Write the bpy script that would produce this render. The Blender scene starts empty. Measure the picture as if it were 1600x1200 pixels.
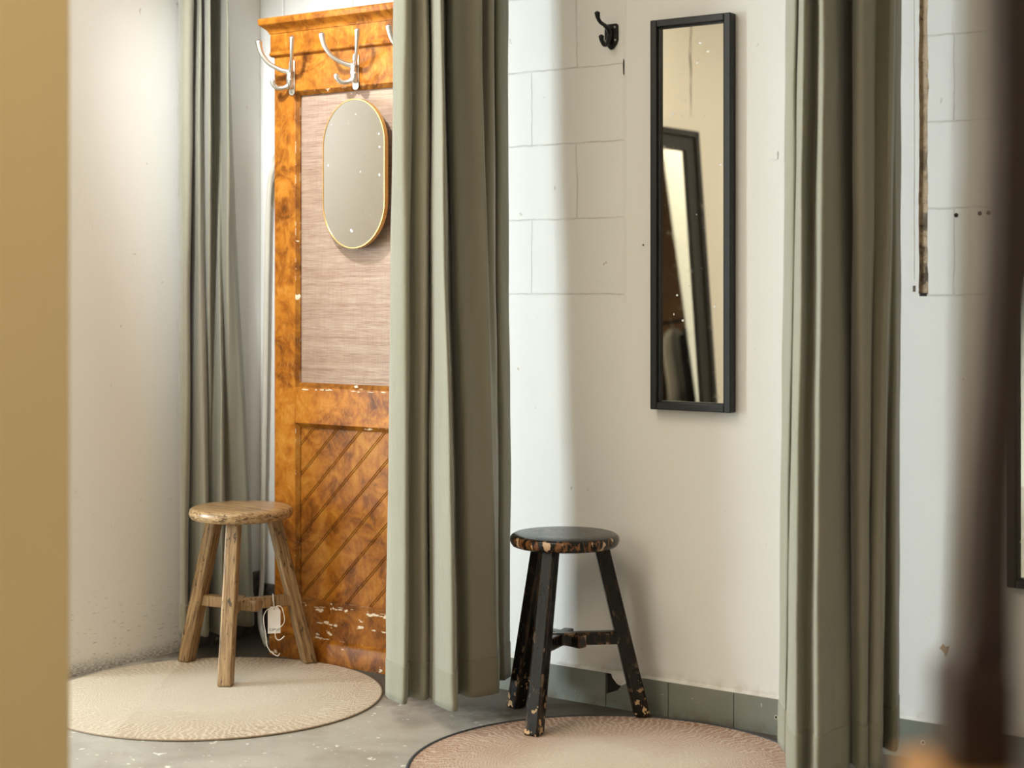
import bpy, bmesh, math, random
from mathutils import Vector, Matrix, noise
random.seed(4)
S = bpy.context.scene
COL = S.collection
PI = math.pi

# ------------------------------------------------------------------ camera
cam_d = bpy.data.cameras.new('camera')
cam = bpy.data.objects.new('camera', cam_d)
COL.objects.link(cam)
cam.location = (3.98, -3.99, 1.17)
cam.rotation_euler = (PI/2, 0, math.atan2(.5766, .817))
cam_d.sensor_width = 36
cam_d.lens = 58.9
cam_d.shift_y = -.094
cam_d.clip_start = .05
cam_d.dof.use_dof = True
cam_d.dof.focus_distance = 4.75
cam_d.dof.aperture_fstop = 2.7
S.camera = cam
# ------------------------------------------------------------------ light
S.view_settings.view_transform = 'Standard'
S.view_settings.look = 'None'
S.view_settings.gamma = 1
S.view_settings.use_curve_mapping = False
S.view_settings.exposure = -0.03
w = bpy.data.worlds.new('World'); S.world = w; w.use_nodes = True
w.node_tree.nodes['Background'].inputs[0].default_value = (.75, .87, 1, 1)
w.node_tree.nodes['Background'].inputs[1].default_value = .6

def area(name, loc, rot, sx, sy, power, col):
    d = bpy.data.lights.new(name, 'AREA'); d.shape = 'RECTANGLE'
    d.size = sx; d.size_y = sy; d.energy = power; d.color = col
    o = bpy.data.objects.new(name, d); COL.objects.link(o)
    o.location = loc; o.rotation_euler = rot
    return o
# daylight standing just outside the shop window in the far left wall
area('window_daylight', (-2.78, -3.9, 1.35), (0, -PI/2, 0), 1.9, 2.0, 480, (.80, .93, 1))
# fill light added over the first fitting room to lift its walls
area('added_overhead_fill', (.62, -.95, 2.77), (0, 0, 0), .9, .6, 6, (.90, .96, 1))
# spot added over the first fitting room to brighten the door and niche
sd = bpy.data.lights.new('added_niche_spot', 'SPOT'); sd.energy = 195; sd.color = (.92, .97, 1); sd.spot_size = math.radians(52); sd.spot_blend = .9; sd.shadow_soft_size = .07
so = bpy.data.objects.new('added_niche_spot', sd); COL.objects.link(so); so.location = (.70, -1.25, 2.70)
so.rotation_euler = (Vector((.34, .17, 1.42))-so.location).to_track_quat('-Z', 'Y').to_euler()
# warm ceiling lamps of the shop floor
area('ceiling_lamp_front', (3.1, -3.3, 2.72), (0, 0, 0), .9, .9, 24, (1, .82, .57))
area('ceiling_lamp_middle', (1.05, -1.95, 2.72), (0, 0, 0), 1.2, 1.2, 34, (1, .87, .70))
area('ceiling_lamp_rear', (1.2, -5.2, 2.72), (0, 0, 0), .9, .9, 36, (1, .90, .76))

# ------------------------------------------------------------------ node helpers
class NT:
    def __init__(s, name):
        m = bpy.data.materials.new(name); m.use_nodes = True
        s.m = m; s.t = m.node_tree; s.b = s.t.nodes['Principled BSDF']
    def n(s, typ, **kw):
        nd = s.t.nodes.new(typ)
        for k, v in kw.items():
            if k.startswith('_'): setattr(nd, k[1:], v)
            else: s.set(nd.inputs[k.replace('__', ' ')], v)
        return nd
    def set(s, sock, v):
        if isinstance(v, bpy.types.NodeSocket): s.t.links.new(v, sock)
        elif v is not None:
            sock.default_value = v
    def coord(s, kind='Object', scale=(1, 1, 1), loc=(0, 0, 0), rot=(0, 0, 0)):
        c = s.n('ShaderNodeTexCoord'); mp = s.n('ShaderNodeMapping')
        mp.inputs['Scale'].default_value = scale; mp.inputs['Location'].default_value = loc; mp.inputs['Rotation'].default_value = rot
        s.t.links.new(c.outputs[kind], mp.inputs[0]); return mp.outputs[0]
    def noise(s, vec, scale=5, detail=4, rough=.55, dist=0):
        nd = s.n('ShaderNodeTexNoise'); s.t.links.new(vec, nd.inputs['Vector'])
        nd.inputs['Scale'].default_value = scale; nd.inputs['Detail'].default_value = detail
        nd.inputs['Roughness'].default_value = rough; nd.inputs['Distortion'].default_value = dist
        return nd.outputs['Fac']
    def ramp(s, fac, stops):
        r = s.n('ShaderNodeValToRGB'); s.t.links.new(fac, r.inputs[0])
        e = r.color_ramp.elements
        while len(e) < len(stops): e.new(.5)
        for el, (p, c) in zip(e, stops):
            el.position = p
            el.color = (c, c, c, 1) if isinstance(c, (int, float)) else (*c, 1)
        return r.outputs[0]
    def math(s, op, a, b=None, c=None, clamp=False):
        nd = s.n('ShaderNodeMath', _operation=op, _use_clamp=clamp)
        for i, v in enumerate((a, b, c)):
            if v is not None: s.set(nd.inputs[i], v)
        return nd.outputs[0]
    def mix(s, fac, a, b, mode='MIX'):
        nd = s.n('ShaderNodeMix', _data_type='RGBA', _blend_type=mode)
        s.set(nd.inputs[0], fac)
        for i, v in ((6, a), (7, b)):
            s.set(nd.inputs[i], (*v, 1) if isinstance(v, tuple) and len(v) == 3 else v)
        return nd.outputs[2]
    def bump(s, h, strength=.3, dist=.01, prev=None):
        nd = s.n('ShaderNodeBump'); s.t.links.new(h, nd.inputs['Height'])
        nd.inputs['Strength'].default_value = strength; nd.inputs['Distance'].default_value = dist
        if prev is not None: s.t.links.new(prev, nd.inputs['Normal'])
        return nd.outputs[0]
    def sep(s, v):
        nd = s.n('ShaderNodeSeparateXYZ'); s.t.links.new(v, nd.inputs[0]); return nd.outputs
    def edge(s, r=.006, lo=.93, hi=.80):
        """1 on sharp edges"""
        bv = s.n('ShaderNodeBevel'); bv.samples = 4; bv.inputs['Radius'].default_value = r
        g = s.n('ShaderNodeNewGeometry')
        d = s.n('ShaderNodeVectorMath', _operation='DOT_PRODUCT')
        s.t.links.new(bv.outputs[0], d.inputs[0]); s.t.links.new(g.outputs['Normal'], d.inputs[1])
        mr = s.n('ShaderNodeMapRange'); s.t.links.new(d.outputs['Value'], mr.inputs[0])
        mr.inputs[1].default_value = lo; mr.inputs[2].default_value = hi
        return mr.outputs[0]
    def out(s, color=None, rough=None, normal=None, metal=None, **kw):
        if color is not None: s.set(s.b.inputs['Base Color'], (*color, 1) if isinstance(color, tuple) and len(color) == 3 else color)
        if rough is not None: s.set(s.b.inputs['Roughness'], rough)
        if normal is not None: s.set(s.b.inputs['Normal'], normal)
        if metal is not None: s.set(s.b.inputs['Metallic'], metal)
        for k, v in kw.items(): s.set(s.b.inputs[k.replace('__', ' ')], v)
        return s.m

def plain(name, col, rough=.5, metal=0, var=.12, scale=30, bump=0.0):
    t = NT(name); v = t.coord()
    f = t.noise(v, scale, 4)
    c = t.mix(f, tuple(x*(1-var) for x in col), tuple(min(1, x*(1+var)) for x in col))
    nrm = t.bump(f, bump, .004) if bump else None
    return t.out(c, rough, nrm, metal)

def plaster(name, base=(.80, .79, .765), blocks=False, scuff=False):
    t = NT(name); v = t.coord()
    big = t.noise(v, 1.7, 3); fine = t.noise(v, 55, 5, .6); mid = t.noise(v, 9, 4, .6, .4)
    c = t.mix(big, tuple(x*.965 for x in base), base)
    # hair scratches and little dirt specks
    sp = t.noise(t.coord(scale=(1, 1, .8)), 34, 2, .5)
    spm = t.ramp(sp, [(.735, 0), (.765, 1)])
    c = t.mix(t.math('MULTIPLY', spm, .55), c, (.42, .35, .26))
    sc = t.noise(t.coord(scale=(1, 1, .45), rot=(0, .5, 0)), 9, 3, .5, 2.2)
    scm = t.ramp(sc, [(.497, 0), (.5, 1), (.503, 0)])
    gate = t.ramp(t.noise(v, 3.1, 2), [(.55, 0), (.68, .32)])
    c = t.mix(t.math('MULTIPLY', scm, gate), c, (.5, .44, .36))
    h = t.math('ADD', t.math('MULTIPLY', fine, .25), mid)
    nrm = t.bump(h, .22, .006)
    x, y, z = t.sep(v)
    if scuff:   # scuffs and black rub marks near the skirting of the left wall
        m = t.ramp(z, [(.0, 1), (.12, .8), (.3, 0)])
        s1 = t.noise(t.coord(scale=(1, 5, 22)), 6, 5, .65)
        sm = t.ramp(s1, [(.6, 0), (.68, 1)])
        c = t.mix(t.math('MULTIPLY', t.math('MULTIPLY', sm, m), .75), c, (.2, .17, .13))
        m2 = t.ramp(t.math('ADD', z, t.math('MULTIPLY', mid, .05)), [(.035, .8), (.075, .0)])
        s2 = t.noise(t.coord(scale=(1, 9, 60)), 8, 5, .7)
        c = t.mix(t.math('MULTIPLY', m2, t.ramp(s2, [(.42, 0), (.55, 1)])), c, (.13, .11, .09))
    if blocks:
        wob = t.math('MULTIPLY', t.math('SUBTRACT', t.noise(v, 14, 3), .5), .012)
        bx = t.math('ADD', t.math('SUBTRACT', x, 1.389), wob); bz = t.math('ADD', t.math('SUBTRACT', z, 1.152), wob)
        cv = t.n('ShaderNodeCombineXYZ'); t.set(cv.inputs[0], bx); t.set(cv.inputs[1], bz)
        br = t.n('ShaderNodeTexBrick', _offset=.367, _offset_frequency=2, _squash=1.0)
        t.set(br.inputs['Vector'], cv.outputs[0])
        br.inputs['Scale'].default_value = 1; br.inputs['Mortar Size'].default_value = .0021
        br.inputs['Mortar Smooth'].default_value = .35
        br.inputs['Brick Width'].default_value = .42; br.inputs['Row Height'].default_value = .214
        zone = t.math('MULTIPLY', t.math('GREATER_THAN', z, 1.148),
                      t.math('ADD', t.math('LESS_THAN', x, 1.545), t.math('GREATER_THAN', x, 2.41)))
        brk = t.ramp(t.noise(v, 21, 3), [(.36, .15), (.55, 1)])
        jm = t.math('MULTIPLY', br.outputs['Fac'], zone)
        c = t.mix(t.math('MULTIPLY', t.math('MULTIPLY', jm, brk), .30), c, (.40, .36, .30))
        nrm = t.bump(t.math('SUBTRACT', 1.0, jm), .8, .004, nrm)
        # raised paint seam where the smooth plaster begins
        sx = t.math('ABSOLUTE', t.math('SUBTRACT', t.math('ADD', x, t.math('MULTIPLY', wob, .3)), 1.548))
        sm = t.math('MULTIPLY', t.ramp(sx, [(0, 1), (.006, 0)]), t.math('GREATER_THAN', z, 1.13))
        nrm = t.bump(sm, .5, .004, nrm)
        # dirty plaster edge just above the tile skirting
        dm = t.ramp(t.math('ADD', z, t.math('MULTIPLY', mid, .03)), [(.112, .5), (.145, 0)])
        c = t.mix(t.math('MULTIPLY', dm, t.ramp(t.noise(v, 28, 4), [(.4, 0), (.7, 1)])), c, (.45, .36, .27))
    return t.out(c, .62, nrm)

M = {}
M['wall_back'] = plaster('plaster_blocks', blocks=True)
M['wall_left'] = plaster('plaster_scuffed', (.80, .78, .74), scuff=True)
M['wall'] = plaster('plaster_plain', (.84, .79, .70))
M['white_paint'] = plain('white_gloss_paint', (.84, .84, .81), .4, 0, .03, 12, .12)
M['dark_hole'] = plain('dark_hole', (.02, .015, .012), .9)
M['ochre'] = plain('ochre_paint', (.76, .59, .315), .45, 0, .05, 3, .06)
M['ceiling'] = plain('ceiling_paint', (.78, .75, .68), .8)
M['brown_wall'] = plain('brown_boards', (.22, .11, .05), .6, 0, .4, 4)

def mk_raw():
    t = NT('raw_brickwork'); v = t.coord(loc=(0, 0, -1.1))
    a = t.noise(v, 70, 5, .7); b = t.noise(v, 30, 3)
    c = t.ramp(a, [(.3, (.14, .10, .07)), (.42, (.50, .38, .26)), (.7, (.64, .51, .37))])
    c = t.mix(t.math('MULTIPLY', t.ramp(b, [(.45, 0), (.60, .85)]), t.ramp(t.sep(v)[2], [(.2, 1), (.62, .1)])), c, (.05, .04, .03))
    return t.out(c, .9, t.bump(a, .8, .006))
M['raw'] = mk_raw()
def mk_plinth():
    t = NT('bare_dark_masonry'); v = t.coord()
    a = t.noise(v, 26, 5, .7); b = t.noise(v, 13, 3, .6)
    c = t.ramp(a, [(.35, (.035, .03, .026)), (.6, (.11, .09, .075)), (.8, (.22, .18, .15))])
    c = t.mix(t.ramp(b, [(.66, 0), (.70, 1)]), c, (.55, .52, .46))
    return t.out(c, .9, t.bump(a, .9, .012))
M['plinth'] = mk_plinth()

def mk_floor():
    t = NT('stained_concrete'); v = t.coord()
    a = t.noise(v, 2.3, 5, .6, .6); b = t.noise(v, 11, 5, .65); f = t.noise(v, 90, 4, .6)
    c = t.ramp(a, [(.3, (.30, .275, .235)), (.55, (.42, .40, .355)), (.75, (.51, .49, .44))])
    c = t.mix(t.ramp(b, [(.5, 0), (.8, .55)]), c, (.25, .22, .18))
    sp = t.noise(v, 26, 2, .5, .3)
    c = t.mix(t.ramp(sp, [(.675, 0), (.695, 1)]), c, (.80, .78, .73))
    sp2 = t.noise(v, 75, 1, .5)
    c = t.mix(t.ramp(sp2, [(.74, 0), (.76, .8)]), c, (.78, .76, .71))
    wear = t.noise(t.coord(loc=(3, 1, 0)), 3.4, 4, .6)
    c = t.mix(t.ramp(wear, [(.58, 0), (.75, .35)]), c, (.62, .59, .54))
    x, y, z = t.sep(v)
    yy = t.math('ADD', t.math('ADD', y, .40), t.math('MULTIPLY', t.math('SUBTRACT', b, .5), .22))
    c = t.mix(t.ramp(yy, [(.0, 0), (.17, .92)]), c, (.065, .052, .038))   # grime and shade along the wall foot, both put into the colour
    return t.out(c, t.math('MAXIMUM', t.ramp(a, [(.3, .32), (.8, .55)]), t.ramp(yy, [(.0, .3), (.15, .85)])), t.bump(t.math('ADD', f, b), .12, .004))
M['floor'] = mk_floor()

def mk_tile():
    t = NT('grey_green_tile'); v = t.coord()
    a = t.noise(v, 9, 4); s = t.noise(v, 60, 2)
    c = t.mix(a, (.165, .172, .142), (.23, .238, .20))
    c = t.mix(t.ramp(s, [(.71, 0), (.74, .8)]), c, (.7, .68, .62))
    x, y, z = t.sep(v)
    c = t.mix(t.math('MULTIPLY', t.ramp(z, [(.0, .8), (.035, 0)]), t.ramp(t.noise(v, 24, 4), [(.42, 0), (.6, 1)])), c, (.13, .09, .06))
    return t.out(c, .38, t.bump(a, .1, .004))
M['tile'] = mk_tile()

def mk_cloth(name, base, sheen=.25):
    t = NT(name); v = t.coord()
    big = t.noise(t.coord(scale=(1, 1, .25)), 9, 4, .6); wr = t.noise(t.coord(scale=(1, 1, .3)), 26, 4, .6, .6)
    weave = t.noise(t.coord(scale=(1, 1, 1)), 420, 2)
    c = t.mix(big, tuple(x*.88 for x in base), tuple(x*1.08 for x in base))
    n1 = t.bump(wr, .24, .012); n2 = t.bump(weave, .12, .0012, n1)
    return t.out(c, .9, n2, None, Sheen__Weight=sheen, Sheen__Roughness=.4)
M['cloth'] = mk_cloth('sage_velvet', (.275, .262, .20), .34)
M['cloth_hem'] = mk_cloth('sage_velvet_hem', (.25, .238, .175), .3)

def mk_amber(name='amber_grained_paint', chips=.0, dark=.9, boards=False):
    t = NT(name); v = t.coord()
    sw = t.noise(v, 13, 6, .62, 1.6)
    a = t.noise(v, 5.5, 5, .6, .9)
    f = t.noise(t.coord(scale=(1, 1, .4)), 85, 4, .65, 1.0)
    k = t.math('ADD', t.math('MULTIPLY', sw, .5), t.math('MULTIPLY', a, .5))
    d = dark
    c = t.ramp(k, [(.36, (.11*d, .032*d, .004*d)), (.45, (.30*d, .092*d, .009*d)), (.54, (.50*d, .175*d, .016*d)), (.66, (.64*d, .29*d, .045*d))])
    c = t.mix(t.ramp(f, [(.52, 0), (.8, .55)]), c, (.66*d, .34*d, .08*d))
    c = t.mix(t.ramp(f, [(.2, .35), (.45, 0)]), c, (.12, .045, .01))
    if boards:  # diagonal bead-and-groove boards
        x, y, z = t.sep(v)
        q = t.math('ADD', t.math('MULTIPLY', x, .707), t.math('MULTIPLY', z, -.707))
        p = t.math('FRACT', t.math('DIVIDE', q, .068))
        g1 = t.math('ABSOLUTE', t.math('SUBTRACT', p, .455)); g2 = t.math('ABSOLUTE', t.math('SUBTRACT', p, .545))
        gm = t.math('MINIMUM', g1, g2)
        gr = t.ramp(gm, [(.0, 0), (.032, 1)])
        c = t.mix(t.ramp(gm, [(.0, .7), (.03, 0)]), c, (.16, .055, .01))
    edge = t.edge(.004)
    cn = t.noise(v, 30, 4, .6)
    em = t.math('MULTIPLY', edge, t.ramp(cn, [(.60-chips, 0), (.63-chips, 1)]))
    c = t.mix(em, c, (.72, .60, .42))
    if chips:
        c = t.mix(t.ramp(t.noise(t.coord(scale=(.5, 1, 1.3)), 26, 3, .55), [(.70-chips*.6, 0), (.715-chips*.6, 1)]), c, (.74, .64, .48))
    nrm = t.bump(f, .12, .003)
    if boards: nrm = t.bump(gr, .8, .004, nrm)
    return t.out(c, .42, nrm, None, Specular__IOR__Level=.2)
M['amber'] = mk_amber()
M['amber_chip'] = mk_amber('amber_paint_chipped', .06, .68)
M['amber_edge'] = mk_amber('amber_paint_worn_bead', .03, .55)
M['amber_boards'] = mk_amber('amber_boards', 0, .74, True)

def mk_grass():
    t = NT('woven_grasscloth')
    h = t.noise(t.coord(scale=(.035, 1, 1)), 520, 3, .7); h2 = t.noise(t.coord(scale=(.02, 1, 1)), 120, 3, .7)
    ve = t.noise(t.coord(scale=(1, 1, .03)), 480, 2, .5); b = t.noise(t.coord(), 5, 4, .6)
    k = t.math('ADD', t.math('MULTIPLY', h, .62), t.math('MULTIPLY', h2, .38))
    c = t.ramp(k, [(.34, (.20, .11, .075)), (.46, (.32, .21, .155)), (.56, (.39, .285, .215)), (.7, (.49, .39, .305))])
    c = t.mix(t.ramp(ve, [(.48, 0), (.66, .35)]), c, (.25, .145, .10))
    c = t.mix(t.ramp(b, [(.55, 0), (.8, .45)]), c, (.45, .31, .19))
    return t.out(c, .75, t.bump(k, .3, .0015))
M['grass'] = mk_grass()

def mk_mirror(name, spots=True, tint=(.88, .88, .83)):
    t = NT(name); v = t.coord()
    a = t.noise(v, 16, 4, .6, 1.2)
    r = t.ramp(a, [(.55, .012), (.8, .05)])
    c = tint
    mt = 1.0
    if spots:
        s = t.noise(v, 48, 2, .5); sm = t.ramp(s, [(.74, 0), (.76, 1)])
        s2 = t.noise(t.coord(loc=(2, 3, 1)), 20, 4, .75, .5); sm2 = t.ramp(s2, [(.66, 0), (.8, .4)])
        m = t.math('MAXIMUM', sm, sm2)
        c = t.mix(m, (*tint, 1) and tint, (.78, .80, .80))
        mt = t.math('SUBTRACT', 1.0, t.math('MULTIPLY', m, .6))
        r = t.math('ADD', r, t.math('MULTIPLY', m, .35))
    return t.out(c, r, None, mt)
M['mirror'] = mk_mirror('mirror_glass')
M['mirror_oval'] = mk_mirror('oval_mirror_glass', True, (.80, .80, .76))
M['black_frame'] = plain('black_stained_wood', (.009, .010, .012), .5, 0, .5, 40, .2)
M['black_brown'] = plain('dark_brown_wood_frame', (.014, .011, .007), .75, 0, .5, 20, .1)
M['gold'] = plain('gold_rim', (.62, .36, .12), .35, .7)
M['alu'] = plain('cast_aluminium', (.78, .76, .72), .36, 1, .06, 60, .05)
M['black_iron'] = plain('black_iron', (.012, .012, .013), .35, .3, .4, 50, .15)
M['screw'] = plain('steel_screw', (.55, .53, .48), .35, 1)
M['cream_pipe'] = plain('cream_painted_pipe', (.72, .68, .58), .35, 0, .06, 20, .1)
M['plastered'] = plain('broken_plaster', (.62, .55, .45), .9, 0, .3, 50, .6)

def mk_oldwood(name):
    t = NT(name)
    g = t.noise(t.coord(scale=(1, 1, .07)), 150, 5, .65, .2); b = t.noise(t.coord(), 8, 4)
    c = t.ramp(g, [(.30, (.04, .02, .009)), (.43, (.20, .115, .05)), (.56, (.35, .22, .10)), (.75, (.48, .33, .17))])
    c = t.mix(t.ramp(b, [(.4, 0), (.75, .35)]), c, (.30, .18, .08))
    p = t.noise(t.coord(scale=(1, 1, .3)), 120, 2)
    c = t.mix(t.ramp(p, [(.64, 0), (.68, .9)]), c, (.04, .022, .01))
    return t.out(c, .5, t.bump(g, .6, .003))
M['oldwood'] = mk_oldwood('weathered_elm')
def mk_oldseat():
    t = NT('weathered_elm_seat')
    g = t.noise(t.coord(scale=(.09, 1, 1), rot=(0, 0, .5)), 110, 5, .65, .25); b = t.noise(t.coord(), 9, 4)
    c = t.ramp(g, [(.30, (.12, .06, .025)), (.45, (.33, .20, .09)), (.6, (.45, .29, .14)), (.78, (.58, .40, .22))])
    c = t.mix(t.ramp(b, [(.45, 0), (.7, .3)]), c, (.50, .38, .24))
    e = t.noise(t.coord(), 55, 5, .7)
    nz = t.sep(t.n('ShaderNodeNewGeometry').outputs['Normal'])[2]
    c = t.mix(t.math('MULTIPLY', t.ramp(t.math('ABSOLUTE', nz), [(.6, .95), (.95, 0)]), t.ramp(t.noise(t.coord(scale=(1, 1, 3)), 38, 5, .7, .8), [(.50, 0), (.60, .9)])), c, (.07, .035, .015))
    return t.out(c, .27, t.bump(g, .35, .003))
M['oldseat'] = mk_oldseat()
def mk_lacquer(name='worn_black_lacquer', rim=False):
    t = NT(name); v = t.coord()
    a = t.noise(v, 20, 4); f = t.noise(t.coord(scale=(1, 1, .25)), 60, 4, .65)
    c = t.mix(a, (.004, .0038, .0035), (.010, .009, .008))
    e = t.edge(.012, .98, .88)
    if rim:
        nz = t.sep(t.n('ShaderNodeNewGeometry').outputs['Normal'])[2]
        e = t.ramp(t.math('ABSOLUTE', nz), [(.55, .9), (.93, 0)])
    br = t.math('MULTIPLY', e, t.ramp(f, [(.50, 0), (.56, 1)]))
    c = t.mix(br, c, (.20, .085, .03))
    chip = t.noise(t.coord(scale=(1, 1, .55)), 42, 2, .5)
    cm = t.math('MULTIPLY', t.math('ADD', e, .03, clamp=True), t.ramp(chip, [(.61, 0), (.63, 1)]))
    c = t.mix(cm, c, (.62, .42, .26))
    lo = t.noise(t.coord(scale=(1, 1, .8)), 55, 2); x, y, z = t.sep(v)
    c = t.mix(t.math('MULTIPLY', t.ramp(z, [(.03, 1), (.13, 0)]), t.ramp(lo, [(.60, 0), (.62, 1)])), c, (.55, .36, .19))
    return t.out(c, t.ramp(f, [(.3, .18), (.8, .34)]), t.bump(f, .2, .003), None, Specular__IOR__Level=.32)
M['lacquer'] = mk_lacquer()
M['lacquer_seat'] = mk_lacquer('worn_black_lacquer_seat', True)

def mk_rug(name, mid, rim, shade_edge=None):
    t = NT(name); v = t.coord()
    x, y, z = t.sep(v)
    r0 = t.math('SQRT', t.math('ADD', t.math('MULTIPLY', x, x), t.math('MULTIPLY', y, y)))
    wob = t.noise(v, 5, 3, .6, .8); w2 = t.noise(v, 55, 3, .6)
    rr = t.math('ADD', r0, t.math('ADD', t.math('MULTIPLY', wob, .16), t.math('MULTIPLY', w2, .012)))
    ring = t.math('SINE', t.math('MULTIPLY', rr, 720))
    ang = t.math('ARCTAN2', y, x)
    ray = t.noise(t.coord(scale=(1, 1, 1)), 16, 3)
    rv = t.math('ADD', t.math('MULTIPLY', ang, 150), t.math('MULTIPLY', ray, 26))
    rays = t.math('SINE', rv)
    # fingerprint ridges: growth rings crossed by rays near the rim
    line = t.math('MAXIMUM', t.math('MULTIPLY', ring, .75), t.math('MULTIPLY', rays, t.ramp(r0, [(.2, 0), (.42, 1)])))
    lm = t.ramp(t.math('MULTIPLY_ADD', line, .5, .5), [(.55, 0), (.9, 1)])
    patch = t.noise(t.coord(loc=(4, 2, 0)), 3.2, 4, .6, .5)
    rr2 = t.math('ADD', r0, t.math('MULTIPLY', t.math('SUBTRACT', patch, .5), .35))
    tone = t.ramp(rr2, [(.16, 0), (.47, 1)])
    base = t.mix(tone, mid, rim)
    if shade_edge:  # lit side of a shadow line, painted into the rug colour
        px, py, nx, ny, warm = shade_edge
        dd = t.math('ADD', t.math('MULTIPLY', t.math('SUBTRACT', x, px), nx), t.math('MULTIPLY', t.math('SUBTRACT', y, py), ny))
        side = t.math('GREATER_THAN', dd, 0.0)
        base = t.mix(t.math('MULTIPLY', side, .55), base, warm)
    lc = t.mix(.5, base, (.84, .76, .64))
    c = t.mix(t.math('MULTIPLY', lm, t.ramp(rr2, [(.1, .3), (.36, 1)])), base, lc)
    c = t.mix(t.ramp(t.noise(v, 240, 2), [(.3, .2), (.6, 0)]), c, tuple(q*.7 for q in rim))
    return t.out(c, .8, t.bump(lm, .12, .002))
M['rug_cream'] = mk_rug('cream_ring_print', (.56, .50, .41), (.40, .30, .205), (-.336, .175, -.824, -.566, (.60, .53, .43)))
M['rug_brown'] = mk_rug('brown_ring_print', (.61, .51, .41), (.33, .165, .10))
M['binding_grey'] = plain('grey_binding', (.045, .048, .055), .8)
M['binding_tan'] = plain('tan_binding', (.30, .22, .15), .8)
M['card'] = plain('white_card', (.80, .74, .70), .6, 0, .03, 60)
M['ribbon'] = plain('white_ribbon', (.80, .74, .66), .5)
M['ink'] = plain('pencil_ink', (.05, .04, .05), .6)
M['mahogany'] = plain('dark_mahogany', (.026, .0095, .005), .35, 0, .4, 14)
M['orange_wood'] = plain('orange_pine', (.48, .26, .10), .4, 0, .25, 9)

# ------------------------------------------------------------------ mesh helpers
class MB:
    def __init__(s): s.bm = bmesh.new()
    def face(s, pts, mi=0):
        f = s.bm.faces.new([s.bm.verts.new(p) for p in pts]); f.material_index = mi; return f
    def hexa(s, a, b, mi=0):
        """a: four bottom points, b: four top points"""
        va = [s.bm.verts.new(p) for p in a]; vb = [s.bm.verts.new(p) for p in b]
        fs = [s.bm.faces.new(va[::-1]), s.bm.faces.new(vb)]
        for i in range(4):
            j = (i+1) % 4; fs.append(s.bm.faces.new((va[i], va[j], vb[j], vb[i])))
        for f in fs: f.material_index = mi
    def box(s, x0, x1, y0, y1, z0, z1, mi=0):
        s.hexa([(x0, y0, z0), (x1, y0, z0), (x1, y1, z0), (x0, y1, z0)], [(x0, y0, z1), (x1, y0, z1), (x1, y1, z1), (x0, y1, z1)], mi)
    def prism(s, pts, off, mi=0):
        """closed polygon of 3-D points extruded by the vector off"""
        off = Vector(off)
        a = [s.bm.verts.new(p) for p in pts]; b = [s.bm.verts.new(Vector(p)+off) for p in pts]
        fs = [s.bm.faces.new(a[::-1]), s.bm.faces.new(b)]
        n = len(a)
        for i in range(n):
            j = (i+1) % n; fs.append(s.bm.faces.new((a[i], a[j], b[j], b[i])))
        for f in fs: f.material_index = mi
    def lathe(s, prof, n=48, c=(0, 0, 0), jitter=None, mi=0):
        rings = []
        for (r, z) in prof:
            ring = []
            for i in range(n):
                a = 2*PI*i/n
                q = r*(1+(jitter(a, z) if jitter else 0))
                ring.append(s.bm.verts.new((c[0]+q*math.cos(a), c[1]+q*math.sin(a), c[2]+z)))
            rings.append(ring)
        for A, B in zip(rings, rings[1:]):
            for i in range(n):
                j = (i+1) % n; s.bm.faces.new((A[i], A[j], B[j], B[i])).material_index = mi
        s.bm.faces.new(rings[0][::-1]).material_index = mi; s.bm.faces.new(rings[-1]).material_index = mi
    def tube(s, pts, rad, n=12, flat=1.0, mi=0):
        P = [Vector(p) for p in pts]; R = rad if isinstance(rad, (list, tuple)) else [rad]*len(P)
        up = None; rings = []
        for i, p in enumerate(P):
            d = (P[min(i+1, len(P)-1)]-P[max(i-1, 0)]).normalized()
            if up is None:
                up = Vector((0, 0, 1)) if abs(d.z) < .9 else Vector((1, 0, 0))
            u = (up-d*up.dot(d)).normalized(); v = d.cross(u); up = u
            rings.append([s.bm.verts.new(p+R[i]*(u*math.cos(2*PI*k/n)+v*flat*math.sin(2*PI*k/n))) for k in range(n)])
        for A, B in zip(rings, rings[1:]):
            for k in range(n):
                j = (k+1) % n; s.bm.faces.new((A[k], A[j], B[j], B[k])).material_index = mi
        s.bm.faces.new(rings[0][::-1]).material_index = mi; s.bm.faces.new(rings[-1]).material_index = mi
    def build(s, name, mat, parent=None, smooth=False, bevel=0, seg=2, angle=40, loc=None):
        bmesh.ops.recalc_face_normals(s.bm, faces=s.bm.faces)
        me = bpy.data.meshes.new(name); s.bm.to_mesh(me); s.bm.free()
        for m in (mat if isinstance(mat, list) else [mat]): me.materials.append(m)
        o = bpy.data.objects.new(name, me); COL.objects.link(o)
        if parent is not None: o.parent = parent
        if loc is not None: o.location = loc
        if smooth:
            for p in me.polygons: p.use_smooth = True
            if smooth == 'auto':
                me.set_sharp_from_angle(angle=math.radians(angle))
        if bevel:
            b = o.modifiers.new('bevel', 'BEVEL'); b.width = bevel; b.segments = seg; b.limit_method = 'ANGLE'; b.angle_limit = math.radians(angle)
            for p in me.polygons: p.use_smooth = True
            b.harden_normals = False
            me.set_sharp_from_angle(angle=math.radians(60))
        return o

def spline(pts, k=8):
    """Catmull-Rom through the points"""
    P = [Vector(p) for p in pts]; out = []
    for i in range(len(P)-1):
        a = P[max(i-1, 0)]; b = P[i]; c = P[i+1]; d = P[min(i+2, len(P)-1)]
        for j in range(k):
            t = j/k
            out.append(.5*((2*b)+(c-a)*t+(2*a-5*b+4*c-d)*t*t+(3*b-a-3*c+d)*t**3))
    out.append(P[-1]); return out

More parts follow.
